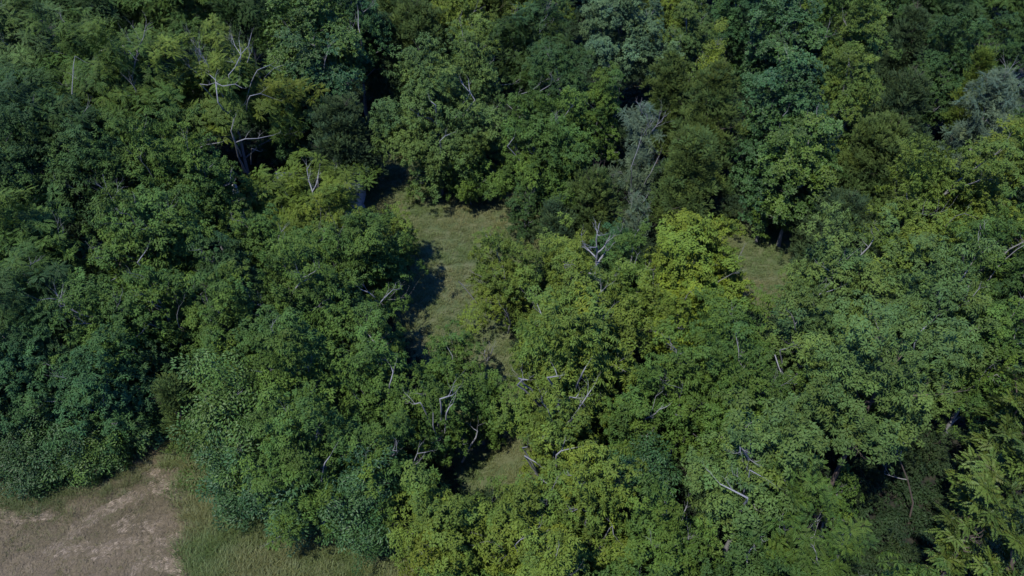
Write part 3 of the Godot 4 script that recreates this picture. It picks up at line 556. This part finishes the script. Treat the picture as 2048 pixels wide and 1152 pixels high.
	["b","broadleaf_tree",-27.88,-31.64,8.5,0.5,3.04,Color(0.036,0.086,0.025),{},"bluish tree on the left edge above the hedge"],
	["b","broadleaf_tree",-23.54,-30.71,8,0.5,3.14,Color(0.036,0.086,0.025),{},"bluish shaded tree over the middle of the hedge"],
	["c","cedar_tree",-19.1,-30.08,6.5,0,1.22,Color(0.066,0.108,0.027),{},"olive cedar at the hay field's far corner beside the vine draped tree"],
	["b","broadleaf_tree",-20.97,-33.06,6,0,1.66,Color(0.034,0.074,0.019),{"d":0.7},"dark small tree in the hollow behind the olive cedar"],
	["v","hedge_shrub",-28.06,-28.71,4,0,2.14,Color(0.034,0.074,0.019),{},"dark hedge shrub on the left edge beside the hay field"],
	["v","hedge_shrub",-26.92,-27.5,2.6,0,1.83,Color(0.034,0.074,0.019),{},"low hedge shrub nearest the pale hay on the left"],
	["v","hedge_shrub",-25.14,-29.05,3.6,0,2.16,Color(0.036,0.086,0.025),{},"bluish hedge shrub, third along the hay field from the left edge"],
	["v","hedge_shrub",-24.51,-27.99,2.2,0,1.57,Color(0.054,0.104,0.018),{},"low green hedge shrub in front of the bluish one"],
	["v","hedge_shrub",-23.16,-29.08,2.6,0,1.59,Color(0.054,0.104,0.018),{},"lighter green hedge shrub near the middle of the straight hedge edge"],
	["v","hedge_shrub",-22.31,-30.93,4,0,1.92,Color(0.036,0.086,0.025),{},"taller bluish shrub at the back of the hedge"],
	["v","hedge_shrub",-21.75,-30.24,2.2,0,1.19,Color(0.054,0.104,0.018),{},"small hedge shrub closest to the olive cedar"],
	["v","hedge_shrub",-26.86,-30.72,4.5,0,2.2,Color(0.034,0.074,0.019),{},"dark tall shrub behind the hedge's low front"],
	["v","hedge_shrub",-29.43,-29.96,4.5,0,1.89,Color(0.034,0.074,0.019),{},"dark tall shrub cut by the left edge behind the hedge"],
	["f","locust_tree",-49.67,-65.36,14,4,5.64,Color(0.054,0.104,0.018),{},"feathery tree just outside the left edge, upper"],
	["f","locust_tree",-41.77,-49.61,13,3,4.71,Color(0.034,0.074,0.019),{},"feathery dark tree just outside the left edge, below the upper one"],
	["f","locust_tree",-35.91,-37.71,12,2,4.01,Color(0.054,0.104,0.018),{},"feathery tree just outside the left edge, at mid height"],
	["b","broadleaf_tree",-31.96,-29.94,10,1,3.32,Color(0.034,0.074,0.019),{},"dark tree just outside the left edge behind the hedge"],
	["b","broadleaf_tree",36.72,-40.77,12,2,3.72,Color(0.054,0.104,0.018),{},"green tree just outside the right edge, at mid height"],
	["b","broadleaf_tree",29.74,-28.56,12,2,3.04,Color(0.054,0.104,0.018),{},"green tree just outside the right edge, lower"],
	["b","broadleaf_tree",45.03,-56.6,12,2,4.4,Color(0.034,0.074,0.019),{},"dark tree just outside the right edge, upper"],
	["b","broadleaf_tree",5.75,-16.57,8,1,2.81,Color(0.054,0.104,0.018),{},"green tree below the bottom edge, right of the middle"],
	["b","broadleaf_tree",-2.78,-17.3,7,0,2.69,Color(0.054,0.104,0.018),{},"green tree below the bottom edge, left of the middle"],
	["f","distant_tree",-64.08,-97.17,14.5,2,5.91,Color(0.054,0.104,0.018),{},"tree crown of the far row beyond the top edge, first from the left"],
	["b","distant_tree",-56.78,-103.58,15,2,6.21,Color(0.034,0.074,0.019),{},"tree crown of the far row beyond the top edge, second from the left"],
	["f","distant_tree",-45.61,-102.09,15.5,2,6.13,Color(0.066,0.108,0.027),{},"tree crown of the far row beyond the top edge, third from the left"],
	["b","distant_tree",-35.61,-103.22,14.5,2,6.2,Color(0.054,0.104,0.018),{},"tree crown of the far row beyond the top edge, fourth from the left"],
	["f","distant_tree",-24.74,-101.74,15,2,6.12,Color(0.084,0.130,0.019),{},"tree crown of the far row beyond the top edge, fifth from the left"],
	["b","distant_tree",-14.74,-100.29,15.5,2,6.04,Color(0.034,0.074,0.019),{},"tree crown of the far row beyond the top edge, sixth from the left"],
	["f","distant_tree",-5.14,-101.4,14.5,2,6.12,Color(0.054,0.104,0.018),{},"tree crown of the far row beyond the top edge, seventh from the left"],
	["b","distant_tree",4.59,-99.96,15,2,6.04,Color(0.034,0.074,0.019),{},"tree crown of the far row beyond the top edge, eighth from the left"],
	["f","distant_tree",14.06,-98.53,15.5,2,5.96,Color(0.066,0.108,0.027),{},"tree crown of the far row beyond the top edge, ninth from the left"],
	["b","distant_tree",23.88,-99.63,14.5,2,6.03,Color(0.054,0.104,0.018),{},"tree crown of the far row beyond the top edge, tenth from the left"],
	["f","distant_tree",33.69,-98.22,15,2,5.95,Color(0.084,0.130,0.019),{},"tree crown of the far row beyond the top edge, eleventh from the left"],
	["b","distant_tree",42.65,-96.83,15.5,2,5.88,Color(0.034,0.074,0.019),{},"tree crown of the far row beyond the top edge, twelfth from the left"],
	["f","distant_tree",52.7,-97.92,14.5,2,5.95,Color(0.054,0.104,0.018),{},"tree crown of the far row beyond the top edge, thirteenth from the left"],
	["b","distant_tree",62,-96.54,15,2,5.87,Color(0.034,0.074,0.019),{},"tree crown of the far row beyond the top edge, fourteenth from the left"],
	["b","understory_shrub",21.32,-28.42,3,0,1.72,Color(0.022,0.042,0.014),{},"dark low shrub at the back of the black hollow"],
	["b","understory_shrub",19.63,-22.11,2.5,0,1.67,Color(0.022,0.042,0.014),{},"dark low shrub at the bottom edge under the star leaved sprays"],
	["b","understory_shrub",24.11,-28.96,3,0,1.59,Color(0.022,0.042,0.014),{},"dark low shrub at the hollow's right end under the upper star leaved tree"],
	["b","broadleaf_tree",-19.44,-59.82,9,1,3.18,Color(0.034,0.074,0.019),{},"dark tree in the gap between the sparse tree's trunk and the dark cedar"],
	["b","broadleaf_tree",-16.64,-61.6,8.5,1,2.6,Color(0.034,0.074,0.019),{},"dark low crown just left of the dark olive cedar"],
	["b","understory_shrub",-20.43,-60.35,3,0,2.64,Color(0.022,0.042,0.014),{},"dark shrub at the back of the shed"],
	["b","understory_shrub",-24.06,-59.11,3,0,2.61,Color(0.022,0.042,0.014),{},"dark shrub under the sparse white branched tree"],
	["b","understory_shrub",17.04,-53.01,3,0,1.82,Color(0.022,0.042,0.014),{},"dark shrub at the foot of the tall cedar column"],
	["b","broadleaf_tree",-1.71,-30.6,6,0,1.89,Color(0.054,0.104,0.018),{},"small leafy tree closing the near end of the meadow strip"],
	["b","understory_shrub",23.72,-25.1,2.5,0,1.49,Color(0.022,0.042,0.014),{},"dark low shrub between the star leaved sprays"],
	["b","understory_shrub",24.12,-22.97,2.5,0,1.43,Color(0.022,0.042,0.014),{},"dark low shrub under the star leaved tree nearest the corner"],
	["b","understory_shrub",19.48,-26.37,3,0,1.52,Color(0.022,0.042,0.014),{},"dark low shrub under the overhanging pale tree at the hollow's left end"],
	["b","broadleaf_tree",13.78,-13.63,13,2,2.28,Color(0.054,0.104,0.018),{},"green tree below the bottom edge in front of the black hollow"],
	["b","yellow_tree",-10.01,-44.99,6.5,0,2.15,Color(0.084,0.130,0.019),{"d":1.0},"yellow green crown between the large left bank tree and the meadow's left edge"],
	]

# ------------------------------------------------------------------ materials
func noise_tex(freq: float, lo: Color, hi: Color, sd: int, oct := 5) -> NoiseTexture2D:
	var f := FastNoiseLite.new()
	f.seed = sd
	f.frequency = freq
	f.fractal_octaves = oct
	var g := Gradient.new()
	g.set_color(0, lo.linear_to_srgb())
	g.set_color(1, hi.linear_to_srgb())
	g.set_offset(0, .25)
	g.set_offset(1, .75)
	var x := NoiseTexture2D.new()
	x.width = 512
	x.height = 512
	x.seamless = true
	x.noise = f
	x.color_ramp = g
	return x

func mat(called: String, c: Color, rough: float, tex: Texture2D = null, scale := 1.0) -> StandardMaterial3D:
	var m := StandardMaterial3D.new()
	m.resource_name = called
	m.albedo_color = c.linear_to_srgb()
	m.roughness = rough
	if tex:
		m.albedo_color = Color.WHITE
		m.albedo_texture = tex
		m.uv1_triplanar = true
		m.uv1_world_triplanar = true
		m.uv1_scale = Vector3.ONE * scale
	return m

func leaf_mat(called: String, rough: float, spec: float, through: float) -> StandardMaterial3D:
	var m := StandardMaterial3D.new()
	m.resource_name = called
	m.vertex_color_use_as_albedo = true
	m.roughness = rough
	m.metallic_specular = spec
	m.cull_mode = BaseMaterial3D.CULL_DISABLED
	m.backlight_enabled = through > 0
	m.backlight = Color(through, through, through * .6)
	return m

func materials() -> void:
	M.bark = mat("bark", Color.WHITE, .9, noise_tex(.03, Color(.13, .13, .125), Color(.26, .255, .245), 3), 1.2)
	M.bark_pale = mat("pale_bark", Color.WHITE, .85, noise_tex(.03, Color(.14, .145, .145), Color(.28, .28, .28), 4), 1.5)
	M.bark_dark = mat("dark_bark", Color.WHITE, .9, noise_tex(.03, Color(.06, .045, .035), Color(.13, .10, .08), 5), 1.2)
	M.leaf_b = leaf_mat("broad_leaves", .62, .29, .28)
	M.leaf_o = leaf_mat("glossy_leaves", .55, .36, .22)
	M.leaf_v = leaf_mat("vine_leaves", .52, .38, .22)
	M.leaf_f = leaf_mat("feathery_leaves", .6, .3, .25)
	M.leaf_c = leaf_mat("cedar_scales", .7, .3, .0)
	M.leaf_s = leaf_mat("silver_needles", .65, .4, .0)
	M.leaf_t = leaf_mat("ladder_leaves", .55, .35, .2)
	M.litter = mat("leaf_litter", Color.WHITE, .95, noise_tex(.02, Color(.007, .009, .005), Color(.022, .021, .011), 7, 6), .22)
	M.meadow = mat("meadow_soil", Color.WHITE, .95, noise_tex(.012, Color(.055, .08, .025), Color(.09, .10, .042), 8, 6), .1)
	M.hay = mat("cut_stubble", Color.WHITE, .95, noise_tex(.015, Color(.060, .060, .028), Color(.112, .09, .052), 9, 6), .12)
	M.blade = leaf_mat("grass_blades", .6, .35, .2)
	M.straw = leaf_mat("straw", .7, .4, .0)

# ------------------------------------------------------------------ grass
func grass_tuft(n: int, spread: float, h0: float, h1: float, w: float, flat: float) -> ArrayMesh:
	var b := Buf.new()
	for k in n:
		var a := rnd(0, TAU)
		var q := rnd(0, TAU)
		var r := sqrt(rng.randf()) * spread
		var p := V(cos(a) * r, 0, sin(a) * r)
		var d := V(cos(q) * flat, 1, sin(q) * flat).normalized()
		var h := rnd(h0, h1)
		var s := V(-sin(q), 0, cos(q)) * w * .5
		var f := b.v.size()
		var mid := p + d * h * .55
		var tip := p + d * h + V(cos(q), -.35, sin(q)) * h * .3
		b.v.append_array([p - s, p + s, mid + s * .8, mid - s * .8, tip])
		b.i.append_array([f, f + 1, f + 2, f, f + 2, f + 3, f + 3, f + 2, f + 4])
		var c := rnd(.75, 1.25)
		var y := rnd(-.08, .2)
		for j in 5:
			b.c.append(Color(c * (1 + y), c, c * (1 - y)))
	return b.mesh()

func straw_clump(n: int, spread: float) -> ArrayMesh:
	var b := Buf.new()
	for k in n:
		var a := rnd(0, TAU)
		var q := rnd(0, TAU)
		var r := sqrt(rng.randf()) * spread
		var p := V(cos(a) * r, rnd(.01, .11) * (1.2 - r / spread), sin(a) * r)
		var d := V(cos(q), rnd(-.12, .22), sin(q)).normalized()
		var l := rnd(.15, .4)
		var s := V(-sin(q), 0, cos(q)) * .011
		var f := b.v.size()
		b.v.append_array([p - d * l * .5 - s, p - d * l * .5 + s, p + s + V(0, .03, 0), p - s + V(0, .03, 0), p + d * l * .5 - s, p + d * l * .5 + s])
		b.i.append_array([f, f + 1, f + 2, f, f + 2, f + 3, f + 3, f + 2, f + 5, f + 3, f + 5, f + 4])
		var c := rnd(.75, 1.2)
		for j in 6:
			b.c.append(Color(c, c, c))
	return b.mesh()

func sheet(called: String, poly: Array, y: float, m: Material) -> void:
	var p := PackedVector2Array(poly)
	var b := Buf.new()
	for q in p:
		b.v.append(V(q.x, y, q.y))
		b.n.append(Vector3.UP)
	b.i = Geometry2D.triangulate_polygon(p)
	for k in range(0, b.i.size(), 3):
		var x := b.v[b.i[k]]
		if (b.v[b.i[k + 1]] - x).cross(b.v[b.i[k + 2]] - x).y > 0:
			var s := b.i[k + 1]
			b.i[k + 1] = b.i[k + 2]
			b.i[k + 2] = s
	var o := obj(called, b.mesh(), m, self)
	o.set_meta("kind", "structure")

func stuff(called: String, label: String, category: String, mesh: ArrayMesh, m: Material, where: Array, tint: Array) -> void:
	var t := MultiMesh.new()
	t.transform_format = MultiMesh.TRANSFORM_3D
	t.use_colors = true
	t.mesh = mesh
	t.instance_count = where.size()
	for k in where.size():
		t.set_instance_transform(k, where[k])
		t.set_instance_color(k, tint[k])
	var o := MultiMeshInstance3D.new()
	o.name = numbered(called)
	o.multimesh = t
	o.material_override = m
	o.set_meta("kind", "stuff")
	tag(o, label, category)
	add_child(o)

func scatter(poly: Array, per: float, made: Callable) -> Array:
	# points spread over a polygon
	var p := PackedVector2Array(poly)
	var lo := p[0]
	var hi := p[0]
	for q in p:
		lo = lo.min(q)
		hi = hi.max(q)
	var where := []
	var tint := []
	for k in int((hi.x - lo.x) * (hi.y - lo.y) * per):
		var x := Vector2(rnd(lo.x, hi.x), rnd(lo.y, hi.y))
		var ragged := Vector2(rng.randfn(0, .4), rng.randfn(0, .4)) + Vector2(sin(x.y * 2.1) * .3, sin(x.x * 1.7 + x.y) * .3)
		if Geometry2D.is_point_in_polygon(x + ragged, p):
			var got: Array = made.call(x)
			if got.size():
				where.append(got[0])
				tint.append(got[1])
	return [where, tint]

# ------------------------------------------------------------------ scene
func _ready() -> void:
	var cam := Camera3D.new()
	cam.name = "camera"
	cam.fov = 40
	cam.near = .5
	cam.far = 2000
	cam.position = V(0, 38, 0)
	cam.rotation_degrees = V(-40, 0, 0)
	add_child(cam)
	cam.current = true

	var sky := ProceduralSkyMaterial.new()
	sky.sky_top_color = Color(.17, .31, .60)
	sky.sky_horizon_color = Color(.42, .52, .66)
	sky.sky_curve = .15
	sky.ground_bottom_color = Color(.10, .12, .10)
	sky.ground_horizon_color = Color(.35, .42, .45)
	sky.sun_angle_max = 0
	sky.sky_energy_multiplier = 1.55
	var env := Environment.new()
	env.background_mode = Environment.BG_SKY
	env.sky = Sky.new()
	env.sky.sky_material = sky
	env.tonemap_mode = Environment.TONE_MAPPER_LINEAR
	env.tonemap_exposure = 1.2
	env.sdfgi_enabled = true
	env.ssao_enabled = true
	env.ssil_enabled = true
	var we := WorldEnvironment.new()
	we.name = "world_environment"
	we.environment = env
	add_child(we)
	var sun := DirectionalLight3D.new()
	sun.name = "sun"
	sun.light_energy = 1.5
	sun.light_color = Color(1, .985, .96)
	sun.light_angular_distance = .5
	sun.shadow_enabled = true
	add_child(sun)
	sun.look_at_from_position(Vector3.ZERO, V(.32, -.86, -.40))

	materials()
	rng.seed = 5
	for kind in ["b", "o", "v", "f", "c", "s", "t"]:
		sprays[kind] = []
		for k in 5:
			sprays[kind].append(spray(kind))

	# the ground and the open grass
	sheet("ground", [Vector2(-700, -900), Vector2(700, -900), Vector2(700, 300), Vector2(-700, 300)], 0, M.litter)
	var meadow := [Vector2(-15.28,-65.54), Vector2(-1.1,-62.83), Vector2(4.13,-57.08), Vector2(3.35,-48.68), Vector2(-0.88,-43.92), Vector2(0.2,-38.7), Vector2(1.16,-34.58), Vector2(-0.44,-32.49), Vector2(1.98,-30.15), Vector2(1.59,-26.61), Vector2(-2.65,-26.28), Vector2(-3.72,-30.15), Vector2(-4.6,-34.15), Vector2(-6.49,-37.27), Vector2(-8.34,-41.74), Vector2(-9.37,-47.44), Vector2(-13.56,-51.98), Vector2(-17.35,-52.67), Vector2(-18.19,-61.11)]
	var pocket := [Vector2(16.48,-54.09), Vector2(22.76,-52.67), Vector2(22.54,-46.23), Vector2(19.1,-41.74), Vector2(14.9,-43.92)]
	var hay := [Vector2(-33.33,-26.28), Vector2(-24.89,-26.95), Vector2(-22.49,-28.15), Vector2(-20.77,-31.3), Vector2(-19.54,-31.3), Vector2(-18.88,-28.68), Vector2(-18.57,-26.61), Vector2(-17.21,-23.75), Vector2(-15.21,-18.06), Vector2(-29.59,-18.06)]
	var tall := [Vector2(-20.83,-31.49), Vector2(-18.39,-32.09), Vector2(-3.59,-27.98), Vector2(-2.97,-17.57), Vector2(-15.06,-17.57), Vector2(-16.37,-20.62), Vector2(-17.56,-23.75), Vector2(-18.74,-26.61)]
	var verge := [Vector2(-34.31,-27.98), Vector2(-25.33,-27.98), Vector2(-22.96,-29.41), Vector2(-20.96,-31.89), Vector2(-19.26,-31.38), Vector2(-19.82,-30.72), Vector2(-21.33,-28.15), Vector2(-23.9,-26.61), Vector2(-26.76,-25.46), Vector2(-32.78,-25.3)]
	sheet("meadow", meadow, .006, M.meadow)
	sheet("grass_clearing", pocket, .006, M.meadow)
	sheet("hay_field", hay, .006, M.hay)
	sheet("field_verge", tall, .012, M.meadow)

	# trees
	var all := rows()
	for k in all.size():
		tree(k, all[k])

	grasses(meadow, pocket, hay, tall, verge)
	small_things()

func grasses(meadow: Array, pocket: Array, hay: Array, tall: Array, verge: Array) -> void:
	rng.seed = 99
	var patch := FastNoiseLite.new()
	patch.seed = 21
	patch.frequency = .14
	patch.fractal_octaves = 4
	var at := func(x: Vector2, c0: Color, c1: Color, s0: float, s1: float) -> Array:
		var q := clampf(patch.get_noise_2dv(x) * 1.3 + .5 + rnd(-.2, .2), 0, 1)
		var s := rnd(s0, s1)
		var k := rnd(.85, 1.15)
		return [Transform3D(Basis(Vector3.UP, rnd(0, TAU)).scaled(V(s, s * rnd(.8, 1.2), s)), V(x.x, .01, x.y)), c0.lerp(c1, q) * k]
	var g := grass_tuft(26, .26, .08, .22, .022, .55)
	var got := scatter(meadow, 13, func(x: Vector2) -> Array: return at.call(x, Color(.096, .138, .040), Color(.150, .155, .064), .8, 1.3))
	stuff("meadow_grass", "short green and tan grass of the clearing among the trees", "grass", g, M.blade, got[0], got[1])
	got = scatter(pocket, 13, func(x: Vector2) -> Array: return at.call(x, Color(.085, .128, .037), Color(.145, .145, .062), .8, 1.3))
	stuff("clearing_grass", "short grass of the small patch beside the bright yellow tree", "grass", g, M.blade, got[0], got[1])
	var h := grass_tuft(30, .3, .35, .75, .026, .7)
	got = scatter(tall, 12, func(x: Vector2) -> Array: return at.call(x, Color(.075, .118, .032), Color(.125, .138, .052), .7, 1.2))
	stuff("tall_grass", "tall uncut green grass between the hay field and the vine covered trees", "grass", h, M.blade, got[0], got[1])
	got = scatter(verge, 14, func(x: Vector2) -> Array: return at.call(x, Color(.06, .095, .028), Color(.13, .125, .055), .4, .8))
	stuff("verge_grass", "strip of uncut grass along the foot of the hedge", "grass", h, M.blade, got[0], got[1])
	got = scatter(meadow, 1.6, func(x: Vector2) -> Array:
		if patch.get_noise_2d(x.x * 2 - 30, x.y * 2) < rnd(-.1, .35):
			return []
		return at.call(x, Color(.06, .105, .026), Color(.12, .14, .04), .45, .8))
	stuff("meadow_weeds", "taller darker weeds in patches over the clearing", "weeds", h, M.blade, got[0], got[1])
	# dark undergrowth over the forest floor
	var open := [PackedVector2Array(meadow), PackedVector2Array(pocket), PackedVector2Array(hay), PackedVector2Array(tall), PackedVector2Array(verge)]
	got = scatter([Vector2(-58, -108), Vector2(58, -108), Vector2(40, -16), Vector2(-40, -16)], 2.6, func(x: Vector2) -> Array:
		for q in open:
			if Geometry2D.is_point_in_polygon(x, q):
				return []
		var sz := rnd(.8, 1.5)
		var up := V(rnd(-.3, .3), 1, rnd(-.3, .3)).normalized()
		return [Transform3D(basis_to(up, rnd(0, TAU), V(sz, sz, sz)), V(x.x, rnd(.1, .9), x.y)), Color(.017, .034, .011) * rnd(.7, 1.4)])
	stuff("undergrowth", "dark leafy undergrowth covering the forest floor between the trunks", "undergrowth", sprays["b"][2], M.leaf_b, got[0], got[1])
	# cut hay
	var drift := FastNoiseLite.new()
	drift.seed = 31
	drift.frequency = .22
	drift.fractal_octaves = 4
	var st := straw_clump(40, .32)
	got = scatter(hay, 40, func(x: Vector2) -> Array:
		var q := drift.get_noise_2d(x.x * .8 + x.y * .9, (x.x * .5 - x.y * .5) * 2.6)
		if q < rnd(-.8, .75):
			return []
		return at.call(x, Color(.102, .085, .043), Color(.158, .126, .074), .6, 1.1))
	stuff("hay", "cut pinkish tan hay lying over the field in the lower left corner", "hay", st, M.straw, got[0], got[1])
	got = scatter(hay, 22, func(x: Vector2) -> Array:
		if patch.get_noise_2d(x.x + 40, x.y) < rnd(-.35, .3):
			return []
		return at.call(x, Color(.09, .115, .035), Color(.17, .15, .07), .6, 1.0))
	stuff("regrowth_grass", "green regrowth between the swaths of hay", "grass", g, M.blade, got[0], got[1])
	var where := []
	var tint := []
	for line in [[Vector2(-18.85,-26.95), Vector2(-19.78,-27.42), Vector2(-20.62,-27.35), Vector2(-21.19,-27.11), Vector2(-21.52,-26.68)], [Vector2(-21.52,-26.68), Vector2(-22.65,-25.95), Vector2(-23.58,-24.83), Vector2(-24.35,-23.75), Vector2(-24.82,-23.3)], [Vector2(-19.82,-23.9), Vector2(-21.11,-23.75), Vector2(-21.9,-23.36)], [Vector2(-22.67,-23.6), Vector2(-23.62,-23.3), Vector2(-24.06,-23.09)], [Vector2(-30.31,-25.88), Vector2(-28.54,-25.69), Vector2(-26.75,-25.43), Vector2(-25.86,-25.62)], [Vector2(-17.98,-24.05), Vector2(-18.69,-23.75), Vector2(-18.09,-23.15)], [Vector2(-19.38,-24.99), Vector2(-20.01,-24.83)], [Vector2(-16.97,-22.14), Vector2(-17.9,-22.57), Vector2(-19.19,-22.86), Vector2(-19.77,-22.28)], [Vector2(-19.11,-29.41), Vector2(-20.29,-28.51), Vector2(-21.1,-28.33)], [Vector2(-21.09,-25.14), Vector2(-21.74,-24.67)]]:
		for k in line.size() - 1:
			var p: Vector2 = line[k]
			var q: Vector2 = line[k + 1]
			for j in int(p.distance_to(q) * 26):
				var x := p.lerp(q, rng.randf()) + Vector2(rng.randfn(0, .24), rng.randfn(0, .24))
				var s := rnd(.3, .75)
				var way := Basis(Vector3.UP, -(q - p).angle() + rnd(-.35, .35))
				where.append(Transform3D(way * Basis.from_scale(V(s * rnd(1.3, 2.6), s * rnd(.9, 1.7), s * rnd(.45, .9))), V(x.x, .02, x.y)))
				tint.append(Color(.275, .22, .145) * rnd(.7, 1.2))
	stuff("hay_swath", "pale raked swaths of straw crossing the hay field", "hay", st, M.straw, where, tint)

func box(called: String, size: Vector3, at: Vector3, turn: Vector3, m: Material, parent: Node) -> MeshInstance3D:
	var b := BoxMesh.new()
	b.size = size
	var o := obj(called, b, m, parent)
	o.position = at
	o.rotation = turn
	return o

func small_things() -> void:
	rng.seed = 7
	var slate := mat("grey_blue_roofing", Color.WHITE, .85, noise_tex(.02, Color(.055, .065, .11), Color(.09, .105, .165), 41), .6)
	var siding := mat("weathered_white_siding", Color.WHITE, .7, noise_tex(.02, Color(.36, .38, .42), Color(.55, .57, .60), 42), .5)
	var s := thing("shed", "low shed with a slate blue roof, mostly hidden by the white forked tree", "shed", Vector3(-15.98,0,-54.09) + V(0, 0, -2))
	for g: float in [-1.0, 1.0]:
		box("wall", V(6.6, 2.2, .12), V(0, 1.1, g * 1.75), Vector3.ZERO, siding, s)
		box("wall", V(.12, 2.2, 3.38), V(g * 3.24, 1.1, 0), Vector3.ZERO, siding, s)
		for k in 7:
			box("roof_panel", V(.995, .05, 2.25), V(-3.0 + k, 2.72 + rnd(0, .012), g * .98), V(g * .5, 0, 0), slate, s)
	box("ridge_cap", V(7.0, .07, .26), V(0, 3.275, 0), Vector3.ZERO, slate, s)
	box("door", V(1.0, 1.9, .05), V(1.6, .95, 1.84), Vector3.ZERO, slate, s)
	# small white drum
	var white := mat("white_plastic", Color(.62, .63, .64), .5)
	var d := thing("white_drum", "small white upright drum half hidden in shade left of the shed", "drum", Vector3(-22.84,0,-55.19))
	var b := Buf.new()
	tube(b, [V(0, 1.9, 0), V(0, 1.98, 0), V(0, 2.5, 0), V(0, 2.72, 0), V(0, 2.78, 0)], [.2, .24, .24, .2, .08], 16)
	obj("tank", b.mesh(), white, d)
	b = Buf.new()
	tube(b, [V(0, -.1, 0), V(0, 1.9, 0)], [.1, .08], 8)
	obj("post", b.mesh(), M.bark_dark, d)
	# plank and pole at the meadow's edge
	var wood := mat("weathered_wood", Color.WHITE, .85, noise_tex(.03, Color(.22, .19, .15), Color(.36, .32, .27), 43), .9)
	var p := box("plank", V(.22, .06, .75), Vector3(-12.62,0,-55.63) + V(0, .55, 0), V(.5, .6, .1), wood, self)
	tag(p, "short pale weathered plank leaning at the meadow's left edge", "plank")
	b = Buf.new()
	tube(b, [V(-.3, .08, -.4), V(0, .2, 0), V(.35, .25, .45)], [.06, .06, .05], 8)
	var q := obj("pole", b.mesh(), M.bark_dark, self)
	q.position = Vector3(-11.84,0,-54.53)
	tag(q, "dark broken pole lying in grass at the meadow's left edge", "pole")
	# leafless branch standing in the near end of the meadow
	var t := thing("dead_sapling", "small leafless grey sapling standing at the near end of the meadow", "sapling", Vector3(-1.65,0,-37.64))
	for k in 4:
		b = Buf.new()
		bare(b, V(0, -.05, 0), V(rnd(-.7, .5), 1, rnd(-.4, .4)).normalized(), rnd(.9, 1.4), .035, 2)
		obj("branch", b.mesh(), M.bark_pale, t)
	# dead branch in the black hollow
	t = thing("dead_bough", "long leafless bough slanting through the black hollow at lower right", "bough", Vector3(21.48,0,-25.3))
	b = Buf.new()
	tube(b, [V(.4, -.1, .2), V(.2, 1.6, 0), V(-.6, 3.4, -.2), V(-1.5, 5.0, -.3), V(-2.2, 5.9, -.4)], [.055, .05, .04, .03, .02], 7)
	obj("stem", b.mesh(), M.bark_dark, t)
	for k in 5:
		b = Buf.new()
		bare(b, [V(-2.2, 5.9, -.4), V(-1.5, 5.0, -.3), V(-.6, 3.4, -.2), V(-2.2, 5.9, -.4), V(-1.5, 5.0, -.3)][k], V(rnd(-1, .2), rnd(-.1, .6), rnd(-.6, .6)).normalized(), 1.2, .03, 2)
		obj("branch", b.mesh(), M.bark, t)
